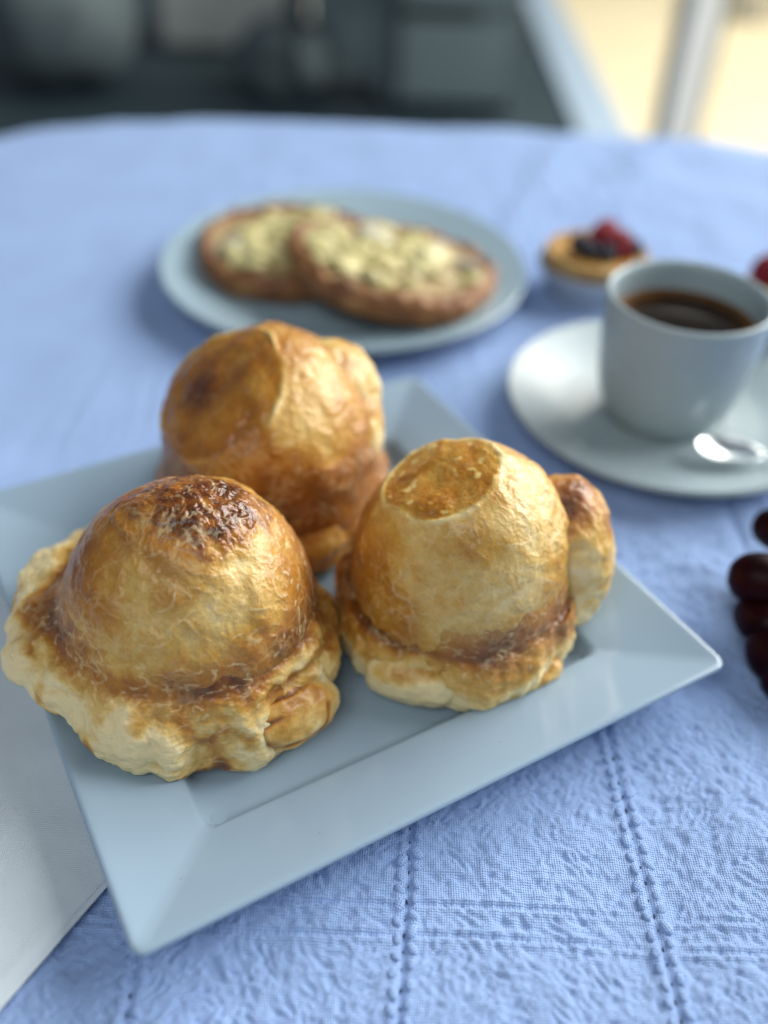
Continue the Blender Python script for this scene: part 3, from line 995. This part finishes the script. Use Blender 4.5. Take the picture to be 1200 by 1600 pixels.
k = NT('polished_steel')
k.set(Base_Color=k.ramp(k.noise(k.obj(), 30, 3), [(0.3, (0.70, 0.74, 0.76)), (0.7, (0.80, 0.84, 0.86))]), Metallic=1.0, Roughness=0.26)
M_steel = k.m
tsp = thing('teaspoon', 'steel teaspoon lying on the saucer in front of the cup', 'spoon', (0.1800, 0.4020, 0.0120), R_(-12))
nu, nv = 48, 14
a = np.linspace(0, 2 * np.pi, nu, endpoint=False); rr = np.linspace(0.02, 1, nv)
A, RR = np.meshgrid(a, rr, indexing='ij')
bxw = 0.0175 * np.cos(A) * RR; byw = 0.0108 * np.sin(A) * RR * (1 - 0.18 * np.cos(A))
zt = 0.0052 * RR ** 2
top = np.stack([bxw, byw, zt + 0.0008], -1); bot = np.stack([bxw * 1.0, byw * 1.0, zt - 0.0002], -1)
Pt = np.concatenate([top, bot[:, ::-1]], 1)
mesh_np('bowl', Pt.reshape(-1, 3), grid_faces(nu, 2 * nv, True), M_steel, tsp)
hx = np.linspace(0.0155, 0.115, 30)
tube('handle', [(x, 0, 0.0052 + 0.10 * max(0, x - 0.02) ** 1.0 * 0.9 - 0.35 * max(0, x - 0.07) ** 2) for x in hx], 0.0021 + 0.0022 * sst(0.05, 0.11, hx), M_steel, tsp, 14, 0.55)

# ------------------------------------------------------------------ far plate and its two pastries
FP = (-0.0350, 0.6060)
fpl_scale = 0.965
fpl = thing('round_plate', 'pale blue-white round plate with two flat topped pastries, behind the square plate', 'plate', (*FP, 0.0006))
prof = smooth_prof([(0.0, 0.004), (0.070, 0.004), (0.072, 0.0), (0.075, 0.0), (0.078, 0.004), (0.095, 0.007), (0.127, 0.0165), (0.1295, 0.0185), (0.1285, 0.0200), (0.1260, 0.0195),
                    (0.096, 0.0110), (0.086, 0.0080), (0.078, 0.0070), (0.0, 0.0070)], 6)
lathe('dish', prof, M_teal, fpl, 128)
fpl.scale = (fpl_scale, fpl_scale, 1)


def flat_mat(name, c0, c1, c2):
    k = NT(name)
    o = k.obj()
    c = k.ramp(k.noise(o, 60, 5, 0.65), [(0.30, c0), (0.5, c1), (0.70, c2)])
    k.set(Base_Color=c, Roughness=0.5, Normal=k.bump(k.noise(o, 180, 4, 0.6), 0.6, 0.002))
    return k.m


M_crust = flat_mat('brown_crust', (0.11, 0.038, 0.012), (0.25, 0.10, 0.028), (0.44, 0.23, 0.085))
M_fill = flat_mat('onion_filling', (0.22, 0.12, 0.05), (0.44, 0.32, 0.15), (0.58, 0.50, 0.32))
M_chunk = flat_mat('pale_yellow_topping', (0.50, 0.42, 0.15), (0.62, 0.57, 0.27), (0.72, 0.70, 0.46))
M_chunkg = flat_mat('grey_white_topping', (0.34, 0.33, 0.30), (0.46, 0.46, 0.42), (0.62, 0.62, 0.58))
chunk_mesh = []
for i in range(4):
    d = sphere_dirs(12, 8)
    P = d * np.array([[0.0085, 0.0052, 0.0035], [0.0060, 0.0055, 0.0040], [0.0105, 0.0045, 0.0030], [0.0065, 0.0065, 0.0036]][i])
    P = P + d * (0.0018 * pn(P + i, 170))[..., None]
    chunk_mesh.append(P.reshape(-1, 3))
chunk_data = {}


def flat_pastry(loc, rot, seed, label, R=0.070):
    t = thing('flat_pastry', label, 'pastry', loc, 0, 'flat topped pastries on the round plate')
    t.rotation_euler = rot
    nphi, ns = 200, 60
    ph = np.linspace(0, 2 * np.pi, nphi, endpoint=False)
    rad = R * (1 + 0.03 * np.sin(3 * ph + seed) + 0.02 * np.sin(5 * ph + 2 * seed))
    pr = smooth_prof([(0.80, 0.0150), (0.84, 0.0168), (0.90, 0.0190), (0.97, 0.0170), (1.0, 0.0105), (0.97, 0.005), (0.90, 0.001), (0.5, 0.0), (0.0, 0.0)], 7)
    ns = len(pr)
    P = np.zeros((nphi, ns, 3))
    P[..., 0] = rad[:, None] * pr[None, :, 0] * np.cos(ph)[:, None]
    P[..., 1] = rad[:, None] * pr[None, :, 0] * np.sin(ph)[:, None]
    P[..., 2] = pr[None, :, 1]*1.05
    N = grid_normals(P, True)
    wv = sst(0.3, 0.02, np.abs(pr[:, 0] - 0.93) * 2)[None, :]
    P[..., 2] += (0.0009 * np.sin(26 * ph + 2 * np.sin(3 * ph))[:, None] * wv + 0.0020 * fbm(P + seed, 60, 3))* (pr[:, 1] > 0.003)[None, :]
    mesh_np('crust', P.reshape(-1, 3), grid_faces(nphi, ns, True), M_crust, t)
    rr = np.linspace(0.02, 0.90, 30)
    P = np.zeros((nphi, 30, 3))
    P[..., 0] = rad[:, None] * rr * np.cos(ph)[:, None]; P[..., 1] = rad[:, None] * rr * np.sin(ph)[:, None]
    P[..., 2] = 0.0172 + 0.0025 * fbm(P + seed + 3, 55, 3)
    mesh_np('filling', P.reshape(-1, 3), grid_faces(nphi, 30, True), M_fill, t)
    r2_ = random.Random(int(seed * 10))
    for i in range(44):
        a = r2_.uniform(0, 2 * math.pi); q = math.sqrt(r2_.uniform(0.0, 1)) * R * 0.76
        kk = r2_.randrange(4); grey = r2_.random() < 0.12
        key = (kk, grey)
        mt = M_chunkg if grey else M_chunk
        if key not in chunk_data:
            o = mesh_np('topping_piece', chunk_mesh[kk], grid_faces(12, 8, True), mt, t)
            chunk_data[key] = o.data
        else:
            o = link(bpy.data.objects.new('topping_piece', chunk_data[key]), t)
        o.location = (q * math.cos(a), q * math.sin(a), 0.0182 + r2_.uniform(0, 0.003))
        o.rotation_euler = (r2_.uniform(-.4, .4), r2_.uniform(-.4, .4), r2_.uniform(0, 6))
        g_ = r2_.uniform(1.0, 1.9); o.scale = (g_, g_ * r2_.uniform(.8, 1.3), g_ * 0.6)
    return t


flat_pastry((-0.0760, 0.6180, 0.0090), (0, R_(-2), 0.3), 1.3, 'brown-crusted flat pastry with pale yellow topping, left and tucked under the other', 0.064)
flat_pastry((-0.0030, 0.5830, 0.0150), (R_(4), R_(8), 1.0), 2.6, 'brown-crusted flat pastry with pale yellow topping, right and leaning on the other', 0.072)

# ------------------------------------------------------------------ berry tarts
M_ram = ceramic('grey_white_ramekin', (0.42, 0.48, 0.55), 0.2)
M_shell = flat_mat('tart_shell', (0.30, 0.15, 0.05), (0.46, 0.28, 0.10), (0.58, 0.42, 0.20))
M_cust = flat_mat('baked_custard', (0.50, 0.22, 0.04), (0.62, 0.34, 0.08), (0.70, 0.48, 0.18))
M_rasp = flat_mat('red_berry', (0.22, 0.004, 0.012), (0.36, 0.008, 0.022), (0.46, 0.02, 0.04))
M_blue = flat_mat('dark_blueberry', (0.010, 0.012, 0.03), (0.018, 0.022, 0.05), (0.05, 0.06, 0.10))
rasp_data = None


def raspberry(parent, loc, r):
    global rasp_data
    if rasp_data is None:
        bmv, bmf = [], []
        d = sphere_dirs(8, 6)
        base = grid_faces(8, 6, True)
        kq = 0
        for row in range(6):
            th = 0.25 + row * 0.42
            cnt = max(1, int(2 * math.pi * math.sin(th) / 0.46))
            for j in range(cnt):
                a = 2 * math.pi * j / cnt + row * 0.4
                c = np.array([math.sin(th) * math.cos(a), math.sin(th) * math.sin(a), math.cos(th) * 1.15]) * 0.82
                bmv.append((d * 0.27 + c).reshape(-1, 3)); bmf.append(base + kq); kq += 48
        o = mesh_np('raspberry', np.vstack(bmv), np.vstack(bmf), M_rasp, parent)
        rasp_data = o.data
    else:
        o = link(bpy.data.objects.new('raspberry', rasp_data), parent)
    o.location = (loc[0] * 1.1, loc[1] * 1.1, loc[2] + 0.0012); o.scale = (r * 1.22,) * 3; o.rotation_euler = (random.uniform(-.4, .4), random.uniform(-.4, .4), random.uniform(0, 6))


blue_data = None


def blueberry(parent, loc, r):
    global blue_data
    if blue_data is None:
        pr = smooth_prof([(0, -1), (0.6, -0.82), (0.98, -0.1), (0.8, 0.62), (0.42, 0.92), (0.34, 0.98), (0.26, 0.86), (0, 0.80)], 5)
        o = lathe('blueberry', pr, M_blue, parent, 20)
        blue_data = o.data
    else:
        o = link(bpy.data.objects.new('blueberry', blue_data), parent)
    o.location = (loc[0] * 1.1, loc[1] * 1.1, loc[2] + 0.0012); o.scale = (r * 1.22,) * 3; o.rotation_euler = (random.uniform(-.8, .8), random.uniform(-.8, .8), 0)


def berry_tart(x, y, lab_dish, lab_tart, fruit):
    rm = thing('ramekin', lab_dish, 'dish', (x, y, 0.0006), 0, 'small dishes holding berry tarts')
    pr = smooth_prof([(0, 0.002), (0.026, 0.002), (0.027, 0), (0.029, 0), (0.030, 0.002), (0.0375, 0.018), (0.0395, 0.0215), (0.0385, 0.0230), (0.0365, 0.0215), (0.030, 0.006), (0, 0.0045)], 5)
    lathe('dish', pr, M_ram, rm, 64)
    tt = thing('berry_tart', lab_tart, 'tart', (x, y, 0.0062), 0, 'berry tarts')
    pr = smooth_prof([(0, 0), (0.024, 0), (0.0295, 0.006), (0.0345, 0.022), (0.0350, 0.0250), (0.0335, 0.0262), (0.0315, 0.0250), (0.030, 0.021)], 5)
    fl = sst(0.002, 0.012, pr[:, 1])
    lathe('tart_shell', pr, M_shell, tt, 192, flute=(0.03, 24, fl))
    lathe('custard', smooth_prof([(0.0318, 0.0222), (0.026, 0.0236), (0.012, 0.0246), (0, 0.0250)], 5), M_cust, tt, 48)
    for kind, fx, fy, fz, fr in fruit:
        (raspberry if kind == 'r' else blueberry)(tt, (fx, fy, fz), fr)


berry_tart(0.1390, 0.6120, 'small white dish under the berry tart behind the cup', 'berry tart of raspberries and blueberries in a small dish, left of the cup',
           [('r', 0.003, 0.002, 0.0315, 0.0082), ('r', 0.0125, -0.004, 0.030, 0.0075), ('b', -0.007, -0.0095, 0.0290, 0.0058), ('b', -0.012, -0.002, 0.029, 0.0058), ('b', 0.004, -0.0125, 0.0285, 0.0055),
            ('b', 0.021, -0.004, 0.0285, 0.0055), ('b', 0.017, 0.007, 0.029, 0.0055), ('r', 0.006, 0.012, 0.0305, 0.0075)])
berry_tart(0.2700, 0.5740, 'small white dish at the right picture edge behind the cup', 'berry tart with a dark red berry, at the right picture edge behind the cup',
           [('r', -0.0235, 0.0010, 0.031, 0.0085), ('r', -0.004, 0.006, 0.032, 0.0085), ('b', -0.012, -0.012, 0.029, 0.0058), ('b', 0.006, -0.009, 0.029, 0.0058), ('r', 0.012, 0.006, 0.031, 0.008), ('b', 0.0, 0.018, 0.029, 0.0056)])

# ------------------------------------------------------------------ grapes
k = NT('dark_red_grape_skin')
o = k.obj()
n = k.noise(o, 90, 4)
k.set(Base_Color=k.ramp(n, [(0.3, (0.006, 0.0004, 0.0010)), (0.7, (0.022, 0.0006, 0.0022))]), Roughness=k.math('MULTIPLY_ADD', n, 0.25, 0.28), Specular_IOR_Level=0.10)
M_grape = k.m
M_stem = simple('grape_stem', (0.16, 0.13, 0.04), 0.7)
gb = thing('grape_bunch', 'bunch of dark red grapes lying on the tablecloth at the right edge', 'grapes', (0.184, 0.282, 0))
gp = [(-0.0215, 0.0075, 0.0290, 1.12, 75), (-0.0035, 0.0440, 0.0270, 0.92, 40), (-0.0215, -0.0040, 0.0170, 1.0, 20), (-0.0200, -0.0190, 0.0125, 1.0, 10), (-0.0160, -0.0330, 0.0110, 0.98, 30),
      (-0.001, -0.010, 0.0110, 1.0, 60), (0.001, 0.010, 0.0115, 1.05, 0), (-0.002, 0.027, 0.0115, 1.0, 80), (0.016, 0.0, 0.0110, 1.0, 10), (0.016, 0.020, 0.0110, 1.0, 50), (0.004, 0.002, 0.0275, 1.05, 70),
      (0.005, 0.020, 0.0280, 1.0, 20), (-0.003, -0.014, 0.0270, 1.0, 60), (0.018, -0.018, 0.0110, 1.0, 0), (0.020, 0.008, 0.0265, 1.0, 30), (0.008, -0.030, 0.0115, 1.0, 20), (0.033, 0.008, 0.011, 1.0, 90), (0.031, -0.010, 0.0112, 1.0, 40)]
gd = None
for x, y, z, sc, rz in gp:
    if gd is None:
        pr = smooth_prof([(0, -0.0130), (0.0045, -0.0122), (0.0088, -0.0080), (0.0108, 0.0), (0.0092, 0.0078), (0.0048, 0.0121), (0.0010, 0.0131), (0, 0.0126)], 6)
        go = lathe('grape', pr, M_grape, gb, 32); gd = go.data
    else:
        go = link(bpy.data.objects.new('grape', gd), gb)
    go.location = (x, y, z); go.scale = (sc, sc, sc)
    go.rotation_euler = (R_(random.uniform(60, 100)), 0, R_(rz))
tube('stem', smooth_prof([(-0.012, -0.012, 0.020), (0.0, 0.002, 0.022), (0.012, 0.010, 0.022), (0.035, 0.012, 0.020), (0.055, 0.010, 0.014)], 5), 0.0012, M_stem, gb, 8)
